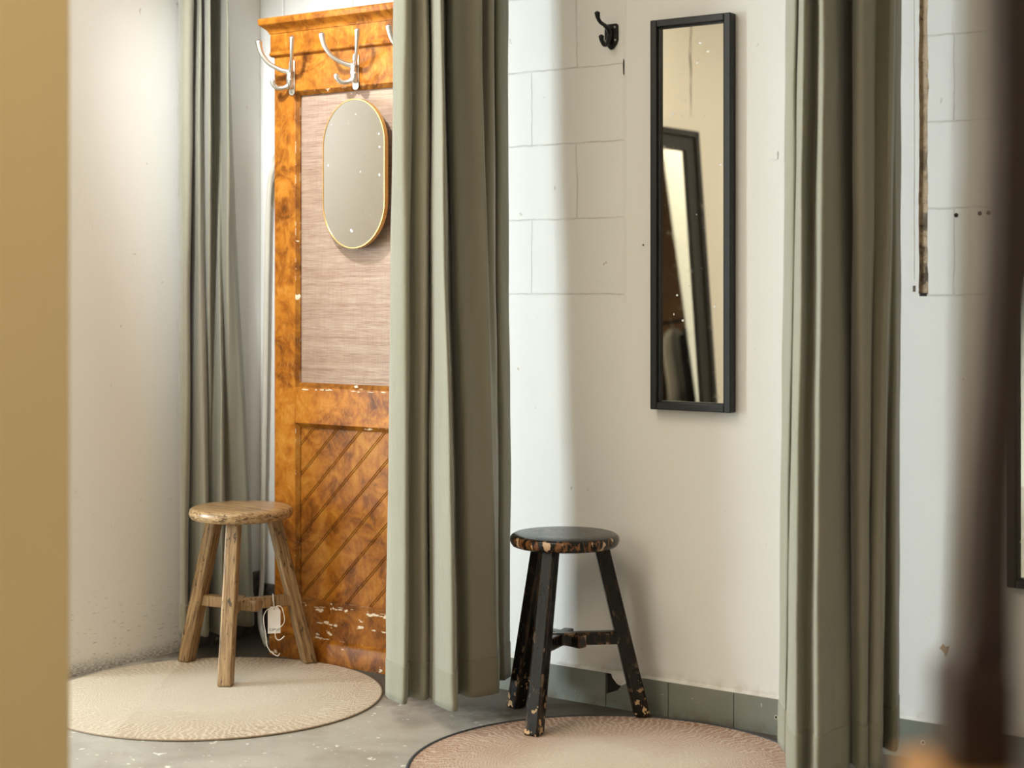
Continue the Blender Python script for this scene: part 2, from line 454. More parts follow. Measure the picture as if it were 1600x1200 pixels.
def tag(o, label=None, cat=None, group=None, kind=None):
    if label: o['label'] = label
    if cat: o['category'] = cat
    if group: o['group'] = group
    if kind: o['kind'] = kind
    return o
def thing(name, label, cat, loc=(0, 0, 0), rot=(0, 0, 0), group=None):
    o = bpy.data.objects.new(name, None); COL.objects.link(o); o.empty_display_size = .05
    o.location = loc; o.rotation_euler = rot
    return tag(o, label, cat, group)
def struct(o): o['kind'] = 'structure'; return o

# ------------------------------------------------------------------ the room
H = 2.8
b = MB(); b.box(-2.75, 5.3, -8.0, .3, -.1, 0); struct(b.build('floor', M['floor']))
b = MB(); b.box(-2.75, 5.3, -8.0, .3, H, H+.1); struct(b.build('ceiling', M['ceiling']))

# back wall, with the chased channel of bare masonry near the third curtain
b = MB()
zs = [1.155+(H-1.155)*i/70 for i in range(71)]
xl = [2.4035+.0022*noise.noise(Vector((1.3, z*9, 0)))+.0022*noise.noise(Vector((4.3, z*40, 0))) for z in zs]
xr = [2.4265+.0028*noise.noise(Vector((7.7, z*8, 0)))+.0036*noise.noise(Vector((9.1, z*38, 0))) for z in zs]
for i in range(70):
    z0, z1 = zs[i], zs[i+1]
    b.face([(.9, 0, z0), (xl[i], 0, z0), (xl[i+1], 0, z1), (.9, 0, z1)])
    b.face([(xr[i], 0, z0), (5.2, 0, z0), (5.2, 0, z1), (xr[i+1], 0, z1)])
    b.face([(xl[i], 0, z0), (xl[i], .007, z0), (xl[i+1], .007, z1), (xl[i+1], 0, z1)], 1)
    b.face([(xr[i], .007, z0), (xr[i], 0, z0), (xr[i+1], 0, z1), (xr[i+1], .007, z1)], 1)
    b.face([(xl[i], .007, z0), (xr[i], .007, z0), (xr[i+1], .007, z1), (xl[i+1], .007, z1)], 1)
b.face([(.9, 0, 0), (5.2, 0, 0), (5.2, 0, 1.155), (.9, 0, 1.155)])
b.face([(.9, 0, 0), (.9, .3, 0), (.9, .3, H), (.9, 0, H)])
b.face([(xl[0], 0, 1.155), (xr[0], 0, 1.155), (xr[0], .007, 1.155), (xl[0], .007, 1.155)], 1)
b.box(.905, 5.2, .05, .15, 0, H); b.box(-2.75, .9, .20, .3, 0, H)
def disc(b, x, z, r, mi=2, y=-.0006):
    b.face([(x+r*math.cos(2*PI*k/14), y, z+r*math.sin(2*PI*k/14)) for k in range(14)], mi)
for x, z in ((2.499, 1.348), (2.558, 1.351), (2.579, 1.352)): disc(b, x, z, .0055)
disc(b, 1.608, 1.288, .0028)
# a filled square patch, raised a hair
b.box(1.997, 2.017, -.002, 0, 1.507, 1.527)
# parallel hairline crack left of the channel
for i in range(40):
    z0 = 1.19+i*.04; z1 = z0+.04
    q0 = 2.391+.002*noise.noise(Vector((3, z0*5, 2))); q1 = 2.391+.002*noise.noise(Vector((3, z1*5, 2)))
    wd = .0012 if i > 24 else .0007
    b.face([(q0, -.0005, z0), (q0+wd, -.0005, z0), (q1+wd, -.0005, z1), (q1, -.0005, z1)], 1)
# crumbled foot of the channel
b.box(2.405, 2.424, -.0008, .006, 1.149, 1.157, 2)
b.box(2.388, 2.394, -.0008, .006, 1.16, 1.175, 1)
# torn plaster low on the right
b.face([(2.47+p[0]*.75, -.001, .277+p[1]*.75) for p in ((-.018, .004), (-.006, .02), (.004, .012), (.016, .016), (.012, -.004), (.003, -.022), (-.005, -.006))], 3)
# dark chip in the seam of the plaster
b.face([(1.5455+p[0], -.0008, p[1]) for p in ((-.003, 1.79), (-.002, 1.765), (.0015, 1.76), (.002, 1.80), (-.001, 1.81))], 2)
struct(b.build('wall_back', [M['wall_back'], M['raw'], M['dark_hole'], plain('torn_plaster', (.42, .27, .15), .9, 0, .4, 70)]))

b = MB(); b.box(-.12, 0, -.69, .2, 0, H); struct(b.build('wall_left', M['wall_left']))
b = MB(); b.box(-.12, 0, -4.6, -2.62, 0, H); b.box(-.12, 0, -2.62, -.69, 2.45, H); rng = random.Random(5); q = [(-3.18+.012*noise.noise(Vector((1, z*.2, 3)))+.006*noise.noise(Vector((2, z*.9, 3))), 2.0+z*.025) for z in range(33)]
for (y0, z0), (y1, z1) in zip(q, q[1:]):
    wd = .007*(.5+abs(noise.noise(Vector((4, z0*6, 1)))))*(.4+.6*math.sin(PI*(z0-1.98)/.9))
    b.face([(.0007, y0-wd, z0), (.0007, y0+wd, z0), (.0007, y1+wd, z1), (.0007, y1-wd, z1)], 1)
struct(b.build('wall_left_front', [M['wall'], M['dark_hole']]))
# far left wall with the shop window
b = MB()
b.box(-2.75, -2.6, -8, -4.92, 0, H); b.box(-2.75, -2.6, -2.88, .3, 0, H)
b.box(-2.75, -2.6, -4.92, -2.88, 0, .38); b.box(-2.75, -2.6, -4.92, -2.88, 2.32, H)
struct(b.build('wall_far_left', M['wall']))
wn = struct(thing('window_1', None, None, (-2.66, -3.9, .38)))
b = MB()
for y in (-.99, 0, .99): b.box(-.03, .03, y-.03, y+.03, 0, 1.94)
for z in (0, 1.94): b.box(-.03, .03, -1.02, 1.02, z-.0, z+.05 if z == 0 else z)
b.box(-.03, .03, -1.02, 1.02, 1.30, 1.35)
b.build('window_frame', M['white_paint'], wn)
g = NT('window_glass')
tr = g.n('ShaderNodeBsdfTransparent'); gl = g.n('ShaderNodeBsdfGlossy'); gl.inputs['Roughness'].default_value = .02
fr = g.n('ShaderNodeFresnel'); mx = g.n('ShaderNodeMixShader')
g.t.links.new(fr.outputs[0], mx.inputs[0]); g.t.links.new(tr.outputs[0], mx.inputs[1]); g.t.links.new(gl.outputs[0], mx.inputs[2])
g.t.links.new(mx.outputs[0], g.t.nodes['Material Output'].inputs[0])
b = MB(); b.face([(0, -1, .03), (0, 1, .03), (0, 1, 1.92), (0, -1, 1.92)]); b.build('window_pane', g.m, wn)
b = MB(); b.box(5.2, 5.3, -8, .15, 0, H); struct(b.build('wall_right', M['wall']))
# street-side wall: cream plaster on the left, brown boarding deeper in
b = MB(); b.box(-2.6, 1.62, -5.95, -5.8, 0, H); struct(b.build('wall_front', M['wall']))
b = MB(); b.box(-2.75, 5.3, -8.1, -8.0, 0, H); struct(b.build('wall_rear', M['brown_wall']))
# ochre painted wall end close to the camera
b = MB(); b.box(2.02, 2.16, -3.6, -2.46, 0, H); struct(b.build('wall_partition', M['ochre'], bevel=.006))

# white planked panelling at the back of the niche behind the old door
b = MB()
for x0, x1 in ((0.0, .105), (.109, .409), (.419, .72), (.724, .9)): b.box(x0, x1, .166, .2, 0, H)
b.box(0, .9, .176, .2, 0, H)
struct(b.build('trim_1', M['white_paint'], bevel=.003))
# bare masonry at the foot of the corner
b = MB(); b.box(0, .012, -.14, .166, 0, .21); b.box(.012, .11, .154, .166, 0, .17)
struct(b.build('trim_2', M['plinth']))

# grey-green tile skirting
def skirting():
    b = MB(); k = 0
    x = 1.296-.2
    b.box(1.096, 5.2, -.004, 0, 0, .0975, 1)
    while x < 5.1:
        x0, x1 = x+.0012, x+.1988
        if k == 2:   # broken top corner
            pts = [(x0, 0), (x1, 0), (x1, .095), (x0+.115, .095), (x0+.10, .088), (x0+.078, .083), (x0+.062, .072), (x0+.05, .066), (x0+.036, .050), (x0+.018, .043), (x0, .036)]
        else:
            pts = [(x0, 0), (x1, 0), (x1, .095+random.uniform(-.001, .001)), (x0, .095)]
        b.prism([(p, -.016, z) for p, z in pts], (0, .016, 0))
        x += .2; k += 1
    for hx, hz in ((2.02, .048), (2.42, .045)):
        b.face([(hx+.006*math.cos(a*PI/6), -.0166, hz+.006*math.sin(a*PI/6)) for a in range(12)], 2)
        b.face([(hx+.0035*math.cos(a*PI/6), -.0168, hz+.0035*math.sin(a*PI/6)) for a in range(12)], 1)
    # lumpy plaster fillet along the top edge
    n = 160
    for i in range(n):
        xa = 1.13+i*.0155; xb = xa+.0155
        if xb > 3.6: break
        ha = .004+.004*abs(noise.noise(Vector((xa*14, 0, 5)))); hb = .004+.004*abs(noise.noise(Vector((xb*14, 0, 5))))
        b.face([(xa, -.014, .094), (xb, -.014, .094), (xb, -.001, .097+hb), (xa, -.001, .097+ha)], 3)
    # plaster blob over the broken corner
    cxx = 1.296+.2+.055
    b.face([(cxx+p[0], -.0155, .096+p[1]) for p in ((-.04, .006), (-.034, -.012), (-.018, -.028), (.002, -.033), (.02, -.026), (.045, -.016), (.06, -.006), (.058, .006), (.02, .012))], 3)
    return b.build('baseboard_back', [M['tile'], M['dark_hole'], M['plastered'], M['wall_back']])
struct(skirting())

# ------------------------------------------------------------------ curtains
C1B = [(0.058,-0.259),(0.098,-0.28),(0.091,-0.26),(0.027,-0.195),(0.032,-0.192),(0.063,-0.216),(0.105,-0.223),(0.147,-0.229),(0.077,-0.154),(0.065,-0.136),(0.096,-0.161),(0.143,-0.177),(0.178,-0.186),(0.076,-0.079),(0.086,-0.062),(0.113,-0.046),(0.147,-0.037),(0.14,-0.011)]
C1T = [(0.04,-0.247),(0.092,-0.272),(0.104,-0.251),(0.039,-0.185),(0.04,-0.18),(0.071,-0.202),(0.104,-0.217),(0.069,-0.175),(0.087,-0.178),(0.143,-0.21),(0.043,-0.106),(0.04,-0.081),(0.063,-0.098),(0.104,-0.118),(0.152,-0.143),(0.131,-0.119),(0.089,-0.074),(0.039,-0.021)]
C2B = [(1.091,-0.485),(1.122,-0.512),(1.167,-0.529),(1.196,-0.533),(1.156,-0.475),(1.181,-0.47),(1.209,-0.462),(1.118,-0.343),(1.121,-0.341),(1.203,-0.442),(1.219,-0.443),(1.252,-0.481),(1.307,-0.51),(1.351,-0.521),(1.307,-0.455),(1.242,-0.366),(1.294,-0.378),(1.317,-0.337),(1.327,-0.306),(1.308,-0.27),(1.251,-0.188),(1.241,-0.171),(1.252,-0.163),(1.242,-0.121)]
C2T = [(1.113,-0.481),(1.144,-0.508),(1.19,-0.531),(1.193,-0.51),(1.171,-0.477),(1.194,-0.473),(1.214,-0.459),(1.104,-0.316),(1.108,-0.313),(1.196,-0.423),(1.222,-0.453),(1.243,-0.475),(1.281,-0.504),(1.304,-0.518),(1.192,-0.364),(1.183,-0.334),(1.249,-0.41),(1.273,-0.393),(1.315,-0.363),(1.276,-0.305),(1.312,-0.304),(1.216,-0.164),(1.228,-0.156),(1.213,-0.092)]
C3T = [(2.187,-0.298),(2.215,-0.34),(2.243,-0.357),(2.207,-0.272),(2.243,-0.345),(2.273,-0.397),(2.296,-0.43),(2.29,-0.372),(2.3,-0.365),(2.324,-0.41),(2.351,-0.452),(2.357,-0.411),(2.349,-0.344),(2.319,-0.242),(2.323,-0.215),(2.382,-0.344),(2.411,-0.373),(2.418,-0.343),(2.409,-0.288),(2.405,-0.267),(2.431,-0.273),(2.449,-0.273),(2.408,-0.167),(2.402,-0.135),(2.392,-0.087)]
C3B = [(2.167,-0.3),(2.195,-0.342),(2.221,-0.372),(2.187,-0.298),(2.263,-0.453),(2.302,-0.523),(2.336,-0.56),(2.336,-0.536),(2.339,-0.51),(2.357,-0.521),(2.385,-0.551),(2.386,-0.476),(2.393,-0.435),(2.388,-0.389),(2.35,-0.293),(2.386,-0.366),(2.419,-0.404),(2.43,-0.384),(2.401,-0.306),(2.431,-0.371),(2.454,-0.367),(2.432,-0.309),(2.391,-0.203),(2.427,-0.215),(2.379,-0.071)]

def curtain(label, top, bot, z_top_ref, hem_z, seed, hem_h=.10):
    ox = sum(p[0] for p in bot)/len(bot); oy = sum(p[1] for p in bot)/len(bot)
    root = thing('curtain', label, 'curtain', (ox, oy, hem_z))
    T = spline([(x-ox, y-oy, 0) for x, y in top], 6); B = spline([(x-ox, y-oy, 0) for x, y in bot], 6)
    n = len(T)
    levels = [0, .02, .05, .08, hem_h-.004, hem_h] + [hem_h+(2.74-hem_z-hem_h)*i/46 for i in range(1, 47)]
    def pos(i, z):
        t = min(z/(z_top_ref-hem_z), 1.25)
        t = max(0, t)
        t2 = t*t*(3-2*min(t, 1)) if t < 1 else t
        t2 = .5*t+.5*t2
        p = B[i].lerp(T[i], t2)
        k = noise.noise(Vector((i*.09, z*2.2, seed)))*.006+noise.noise(Vector((i*.25, z*6, seed+5)))*.0025
        k2 = noise.noise(Vector((i*.09, z*2.2, seed+11)))*.006
        return Vector((p.x+k*.8, p.y+k2*.8, z))
    def grid(name, lv, mat, dz=0, thick=.003, parent=root):
        b = MB(); rows = [[b.bm.verts.new(pos(i, z)+Vector((0, 0, 0))) for i in range(n)] for z in lv]
        for a, c in zip(rows, rows[1:]):
            for i in range(n-1): b.bm.faces.new((a[i], a[i+1], c[i+1], c[i]))
        o = b.build(name, mat, parent, smooth=True)
        s = o.modifiers.new('thick', 'SOLIDIFY'); s.thickness = thick; s.offset = 0
        return o
    lv = [z for z in levels]
    grid('fabric', [z for z in lv if z >= hem_h-.004], M['cloth'])
    grid('hem', [z for z in lv if z <= hem_h], M['cloth_hem'], thick=.0062)
    x0 = min(min(p.x for p in T), 0)-.02; x1 = max(max(p.x for p in T), 0)+.02
    y0 = min(p.y for p in T)-.02; y1 = max(p.y for p in T)+.02
    xm = (x0+x1)/2
    b = MB(); b.box(xm-.018, xm+.018, y0, min(y1, -oy-.01), 2.72-hem_z, 2.8-hem_z)
    b.build('curtain_track', M['white_paint'], root, bevel=.003)
    return root
curtain('sage green curtain bunched in the corner behind the light brown stool', C1T, C1B, 1.98, .07, 1)
curtain('sage green curtain hanging between the orange-brown door and the black stool', C2T, C2B, 1.96, .07, 2)
curtain('sage green curtain beside the tall mirror, its foot over the brown rug', C3T, C3B, 1.87, .07, 3)

# ------------------------------------------------------------------ old panelled door
D = thing('panelled_door', 'old orange-brown grained door with coat hooks standing against white panelling', 'door', (.62, -.033, 0))
D['kind'] = 'thing'
# local x is measured from the middle of the door, y=0 is its back
def bx(name, mat, *a, bevel=.003, parent=D):
    b = MB(); b.box(*a); return b.build(name, mat, parent, bevel=bevel)
F = -.026   # face
bx('stile', M['amber'], -.343, -.252, F, 0, 0, 1.92)
bx('stile', M['amber'], .252, .343, F, 0, 0, 1.92)
bx('top_rail', M['amber'], -.252, .252, F, 0, 1.79, 1.92, bevel=.002)
bx('middle_rail', M['amber'], -.252, .252, F, 0, .742, .858, bevel=.002)
bx('bottom_rail', M['amber_chip'], -.252, .252, F, 0, 0, .178, bevel=.002)
bx('woven_panel', M['grass'], -.2525, .2525, -.012, -.002, .857, 1.791, bevel=0)
bx('boarded_panel', M['amber_boards'], -.2525, .2525, -.014, -.002, .177, .743, bevel=0)
# beads round both panels
def bead(z0, z1, name):
    b = MB()
    w_ = .013
    for (xa, xb, za, zb) in ((-.252, -.252+w_, z0, z1), (.252-w_, .252, z0, z1)):
        s = 1 if xa < 0 else -1
        b.prism([(xa if s > 0 else xb, F, za), (xa if s > 0 else xb, -.013, za), ((xb if s > 0 else xa), -.013, za), ((xb if s > 0 else xa), -.018, za)], (0, 0, zb-za))
    for (za, s) in ((z0, 1), (z1, -1)):
        b.prism([(-.252, F, za), (-.252, -.013, za), (-.252, -.013, za+s*w_), (-.252, -.018, za+s*w_)], (.504, 0, 0))
    return b.build(name, M['amber_edge'], D)
bead(.858, 1.79, 'panel_bead'); bead(.178, .742, 'panel_bead')
# chipped cream paint on the ledges under the panels
def chips(x0, x1, z, n, amp, seed, name='flaked_paint'):
    b = MB(); rnd = random.Random(seed)
    for i in range(n):
        c = rnd.uniform(x0, x1); l = rnd.uniform(.003, .016); h = rnd.uniform(.001, amp)
        zz = z+rnd.uniform(-amp, amp)*.4
        m = 9; pts = []
        for q in range(m):
            a = 2*PI*q/m; r = rnd.uniform(.6, 1.1)
            pts.append((c+l*math.cos(a)*r, F-.0006-.0002*(i % 3), zz+h*math.sin(a)*r*.8))
        b.prism(pts, (0, .0012, 0))
    return tag(b.build(name, M['cream_chip'], D), 'flaking cream paint', kind='stuff')
M['cream_chip'] = plain('flaked_cream_paint', (.74, .63, .47), .7, 0, .25, 90)
chips(-.24, .24, .851, 20, .004, 3); chips(-.25, .24, .172, 22, .006, 8)
chips(-.15, .12, .125, 7, .009, 5)
# skirting board of the door
b = MB()
b.prism([(-.352, F, 0), (-.352, F-.014, 0), (-.352, F-.014, .060), (-.352, F-.010, .068), (-.352, F-.002, .074), (-.352, F, .076)], (.704, 0, 0))
b.build('base_moulding', M['amber_chip'], D, bevel=.002)
# frieze, lower moulding and cornice
b = MB()
b.prism([(-.353, 0, 1.905), (-.353, F-.004, 1.905), (-.353, F-.012, 1.909), (-.353, F-.014, 1.916), (-.353, F-.008, 1.921), (-.353, F-.008, 1.985), (-.353, 0, 1.985)], (.706, 0, 0))
b.build('frieze', M['amber'], D, bevel=.0015)
b = MB()
def corn(x, e):
    return [(x, 0, 1.978), (x, F-.010, 1.978), (x, F-.012, 1.984), (x, F-.018, 1.992), (x, F-.028, 2.000), (x, F-.036, 2.006), (x, F-.038, 2.022), (x, F-.034, 2.027), (x, 0, 2.030)]
pts = corn(0, 0)
offs = [.354, .356, .358, .363, .372, .379, .381, .378, .376]
L_ = [b.bm.verts.new((-offs[i], p[1], p[2])) for i, p in enumerate(pts)]
R_ = [b.bm.verts.new((offs[i], p[1], p[2])) for i, p in enumerate(pts)]
L0 = [b.bm.verts.new((-offs[i], 0, p[2])) for i, p in enumerate(pts)]
R0 = [b.bm.verts.new((offs[i], 0, p[2])) for i, p in enumerate(pts)]
for i in range(len(pts)-1):
    b.bm.faces.new((L_[i], R_[i], R_[i+1], L_[i+1]))
    if i and i+1 < len(pts)-1:
        b.bm.faces.new((L0[i], L_[i], L_[i+1], L0[i+1])); b.bm.faces.new((R0[i], R_[i], R_[i+1], R0[i+1]))
b.build('cornice', M['amber'], D, bevel=.001)

# aluminium double coat hooks: plate, two tall arms, two short arms
def coat_hook(x):
    b = MB(); pts = []
    for k in range(13): a = PI*k/12; pts.append((.0125*math.cos(a), -.004, .044+.0125*math.sin(a)))
    for k in range(13): a = PI+PI*k/12; pts.append((.0125*math.cos(a), -.004, -.046+.0125*math.sin(a)))
    b.prism(pts, (0, .004, 0)); h = b.build('coat_hook', M['alu'], D, bevel=.0015, loc=(x, F, 1.836)); h['label'] = 'aluminium coat hook'
    b = MB(); b.tube([(0, -.006, .03), (0, -.011, .015), (0, -.013, -.005), (0, -.011, -.025), (0, -.006, -.036)], [.007, .0105, .0115, .0105, .007], 14); b.build('spine', M['alu'], h, smooth=True)
    for z in (-.049,):
        b = MB(); b.tube([(0, -.003, z), (0, -.0052, z)], .0035, 10); b.build('screw', M['screw'], h)
    for s in (-1, 1):
        P = spline([(s*.003, -.010, .016), (s*.022, -.030, .022), (s*.048, -.056, .042), (s*.064, -.072, .072), (s*.070, -.077, .100), (s*.071, -.078, .112)], 6)
        n = len(P); R = [.0092-.0024*math.sin(PI*min(1, i/(n*.75))) for i in range(n)]
        for i in range(n): R[i] += .0022*max(0, (i/n-.68)/.32)
        R[-1] *= .75; P.append(P[-1]+Vector((0, 0, .004))); R.append(.003)
        b = MB(); b.tube(P, R, 14, .85); b.build('tall_arm', M['alu'], h, smooth=True)
        P = spline([(s*.002, -.010, -.022), (s*.012, -.022, -.034), (s*.026, -.038, -.036), (s*.035, -.048, -.026), (s*.037, -.050, -.014)], 6)
        n = len(P); R = [.0085-.0018*math.sin(PI*i/n)+.0010*(i/n) for i in range(n)]
        P.append(P[-1]+Vector((0, 0, .004))); R.append(.003)
        b = MB(); b.tube(P, R, 14); b.build('short_arm', M['alu'], h, smooth=True)
for x in (-.265, 0, .265): coat_hook(x)

# ------------------------------------------------------------------ oval mirror hanging on the door
def stadium(w_, h_, n=24):
    r = w_/2; s = h_/2-r
    return [(r*math.cos(PI*k/n), s+r*math.sin(PI*k/n)) for k in range(n+1)] + [(r*math.cos(PI+PI*k/n), -s+r*math.sin(PI+PI*k/n)) for k in range(n+1)]
om = thing('oval_mirror', 'small oval mirror with thin gold rim hanging on the orange-brown door', 'mirror', (.630, -.080, 1.519), (0, 0, math.radians(-7.5)))
P = stadium(.277, .452)
b = MB(); b.prism([(x, -.004, z) for x, z in P], (0, .012, 0)); b.build('mirror_glass', M['mirror_oval'], om)
b = MB()
Q = stadium(.283, .458)
n = len(P)
for i in range(n):
    j = (i+1) % n
    b.hexa([(Q[i][0], -.0055, Q[i][1]), (Q[j][0], -.0055, Q[j][1]), (P[j][0], -.0055, P[j][1]), (P[i][0], -.0055, P[i][1])],
           [(Q[i][0], .009, Q[i][1]), (Q[j][0], .009, Q[j][1]), (P[j][0], .009, P[j][1]), (P[i][0], .009, P[i][1])])
b.build('rim', M['gold'], om)
b = MB(); b.box(-.02, .02, .008, .020, -.03, .03); b.build('hanger', M['black_iron'], om)

# ------------------------------------------------------------------ pipe in the corner
b = MB()
P = spline([(.20, .150, 1.63), (.13, .142, 1.61), (.092, .135, 1.57), (.072, .132, 1.48), (.064, .130, 1.2), (.056, .130, .8), (.048, .128, .4), (.048, .125, .2), (.062, .10, .10), (.10, .065, .045), (.187, .0, .010)], 8)
b.tube(P, .0085, 14)
pipe = b.build('heating_pipe', M['cream_pipe'], smooth=True)
tag(pipe, 'thin cream painted pipe running down the wall beside the old door', 'pipe')
# broken plaster where the pipe leaves the wall
b = MB()
rng = random.Random(2)
pts = [(.052, 1.45), (.050, 1.52), (.056, 1.58), (.060, 1.61), (.072, 1.63), (.080, 1.67), (.092, 1.655), (.1, 1.67), (.11, 1.65), (.15, 1.66), (.15, 1.50), (.10, 1.45), (.08, 1.49), (.072, 1.43)]
b.prism([(x, .1635, z) for x, z in pts], (0, .003, 0), 0)
b.prism([(x, .1625, z) for x, z in ((.088, 1.545), (.096, 1.58), (.092, 1.605), (.106, 1.61), (.14, 1.615), (.14, 1.54), (.1, 1.52))], (0, .003, 0), 1)
struct(b.build('trim_3', [M['plastered'], M['dark_hole']]))

# ------------------------------------------------------------------ stools
def stool(label, cx, cy, feet, footz, zs, r, th, M_leg, M_seat, lw, zst, seed, tops=.62, ry=1.0):
    root = thing('stool', label, 'stool', (cx, cy, 0))
    jit = lambda a, z: .012*noise.noise(Vector((math.cos(a)*1.6, math.sin(a)*1.6, seed)))+.006*noise.noise(Vector((math.cos(a)*7, math.sin(a)*7, z*60+seed)))
    prof = [(r*.2, zs-th), (r*.90, zs-th), (r*.955, zs-th+.003), (r*.985, zs-th*.72), (r*1.0, zs-th*.5), (r*.992, zs-th*.25), (r*.97, zs-.004), (r*.93, zs-.0006), (r*.6, zs+.0002), (r*.2, zs)]
    b = MB(); b.lathe(prof, 72, jitter=jit)
    b.build('seat', M_seat, root, smooth='auto', angle=50)
    inner = []
    for k, (fx, fy) in enumerate(feet):
        rad = Vector((fx, fy, 0)).normalized(); tan = Vector((-rad.y, rad.x, 0))
        R = Vector((fx, fy, 0)).length
        f = Vector((fx, fy, footz[k])); t_ = rad*(R*tops*.75); t_.z = zs-th+.004
        h = lw/2
        A = [f+rad*a*h+tan*c*h for a, c in ((1, -1), (1, 1), (-1, 1), (-1, -1))]
        B = [t_+rad*a*h*.95+tan*c*h*.95 for a, c in ((1, -1), (1, 1), (-1, 1), (-1, -1))]
        zx = (t_-f).normalized(); xx = tan.cross(zx).normalized(); fr = Matrix((xx, tan, zx)).transposed().to_4x4(); fr.translation = f
        iv = fr.inverted()
        b = MB(); b.hexa([iv @ p for p in A], [iv @ p for p in B]); lg = b.build('leg', M_leg, root, bevel=lw*.16, seg=3); lg.matrix_local = fr
        q = (zst-f.z)/(t_.z-f.z)
        inner.append(f.lerp(t_, q))
    # pinwheel of three stretchers
    for k, p in enumerate(inner):
        p = Vector((p.x, p.y, zst))
        rad = Vector((p.x, p.y, 0)).normalized(); tan = Vector((-rad.y, rad.x, 0))
        start = p-rad*.0; end = -rad*.058-tan*.013 + Vector((0, 0, zst))
        start = start-tan*.006
        d = (end-start).normalized(); nrm = Vector((-d.y, d.x, 0))
        hw, hh = .0145, .017
        zz = (k-1)*.0022
        A = [start+nrm*s*hw+Vector((0, 0, u*hh+zz)) for s, u in ((-1, -1), (1, -1), (1, 1), (-1, 1))]
        B = [end+nrm*s*hw+Vector((0, 0, u*hh+zz)) for s, u in ((-1, -1), (1, -1), (1, 1), (-1, 1))]
        b = MB(); b.hexa(A, B); b.build('stretcher', M_leg, root, bevel=.003)
    return root, inner
br_c = (.357, -.29)
br_feet = [(.138-.357, -.307+.29), (.470-.357, -.470+.29), (.464-.357, -.100+.29)]
stool('weathered light brown wooden stool with a price tag, on the cream rug', br_c[0], br_c[1], br_feet, (.0062, .0062, .0062), .503, .157, .036, M['oldwood'], M['oldseat'], .044, .205, 3)
bl_feet = [(1.294-1.484, -.165+.207), (1.512-1.484, -.394+.207), (1.646-1.484, -.070+.207)]
stool('chipped black lacquered wooden stool standing partly on the brown rug', 1.484, -.207, bl_feet, (0, .0062, .0075), .506, .148, .034, M['lacquer'], M['lacquer_seat'], .043, .222, 9)

# ------------------------------------------------------------------ price tag tied to the brown stool
# faces the room, hanging from the stretcher that runs to the rear leg
tg = thing('price_tag', 'white card price tag on ribbon hanging from the light brown stool', 'price tag', (.431, -.223, .186), (0, 0, math.radians(35)))
hw, ht = .0195, .084
b = MB(); b.prism([(-hw, 0, -ht+.01), (hw, 0, -ht+.012), (hw, 0, -.004), (hw*.55, 0, .009), (-hw*.55, 0, .009), (-hw, 0, -.004)], (0, .0008, 0)); b.build('card', M['card'], tg)
b = MB(); b.face([(.0017*math.cos(a*PI/6), -.0004, .001+.0017*math.sin(a*PI/6)) for a in range(12)]); b.build('punch_hole', M['dark_hole'], tg)
def ribbon(pts, nm='ribbon'):
    b = MB(); P = spline(pts, 8); b.tube(P, .0014, 8, .35); b.build(nm, M['ribbon'], tg, smooth=True)
ribbon([(.0, -.001, .002), (0, -.004, .015), (-.001, -.010, .030), (-.003, -.004, .043), (-.006, .014, .046)])
ribbon([(-.002, -.003, .004), (-.018, -.005, .002), (-.030, -.005, -.015), (-.031, -.004, -.040), (-.025, -.004, -.075), (-.022, -.004, -.105), (-.012, -.006, -.125), (.004, -.008, -.137), (.013, -.008, -.140), (.018, -.006, -.132)])
ribbon([(.002, -.003, .006), (.012, -.005, .012), (.024, -.004, .006), (.031, -.004, -.018), (.032, -.004, -.035), (.026, -.003, -.047), (.018, -.0025, -.054), (.006, -.003, -.064), (.004, -.003, -.080), (.010, -.004, -.091), (.020, -.004, -.091), (.032, -.004, -.080)])
fc = bpy.data.curves.new('handwritten_price', 'FONT'); fc.body = '€289,95'; fc.size = .0105; fc.align_x = 'CENTER'; fc.shear = .25; fc.space_character = .95; fc.offset = -.00012
fo = bpy.data.objects.new('handwritten_price', fc); COL.objects.link(fo); fo.parent = tg; fo.location = (-.0005, -.0006, -.065); fo.rotation_euler = (PI/2, 0, 0)
fc.materials.append(M['ink'])
bpy.context.view_layer.update()
me = bpy.data.meshes.new_from_object(fo.evaluated_get(bpy.context.evaluated_depsgraph_get()))
fm = bpy.data.objects.new('handwritten_price', me); COL.objects.link(fm); fm.parent = tg; fm.location = fo.location; fm.rotation_euler = fo.rotation_euler
bpy.data.objects.remove(fo); fm.name = 'handwritten_price'

# ------------------------------------------------------------------ rugs
def rug(label, cx, cy, r, mat, bmat, bw):
    root = thing('round_rug', label, 'rug', (cx, cy, 0))
    b = MB(); b.lathe([(r-.003, 0), (r, .002), (r, .004), (r-.002, .006), (.01, .006)], 128); b.build('pile', mat, root, smooth='auto')
    b = MB(); b.tube([(r*math.cos(2*PI*k/128), r*math.sin(2*PI*k/128), .0036) for k in range(129)], bw, 8, 1.0); b.build('binding', bmat, root, smooth=True)
    return root
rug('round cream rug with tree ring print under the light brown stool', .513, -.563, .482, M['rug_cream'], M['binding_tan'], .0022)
rug('round brown rug with dark grey border under the black stool', 1.833, -.530, .494, M['rug_brown'], M['binding_grey'], .0058)

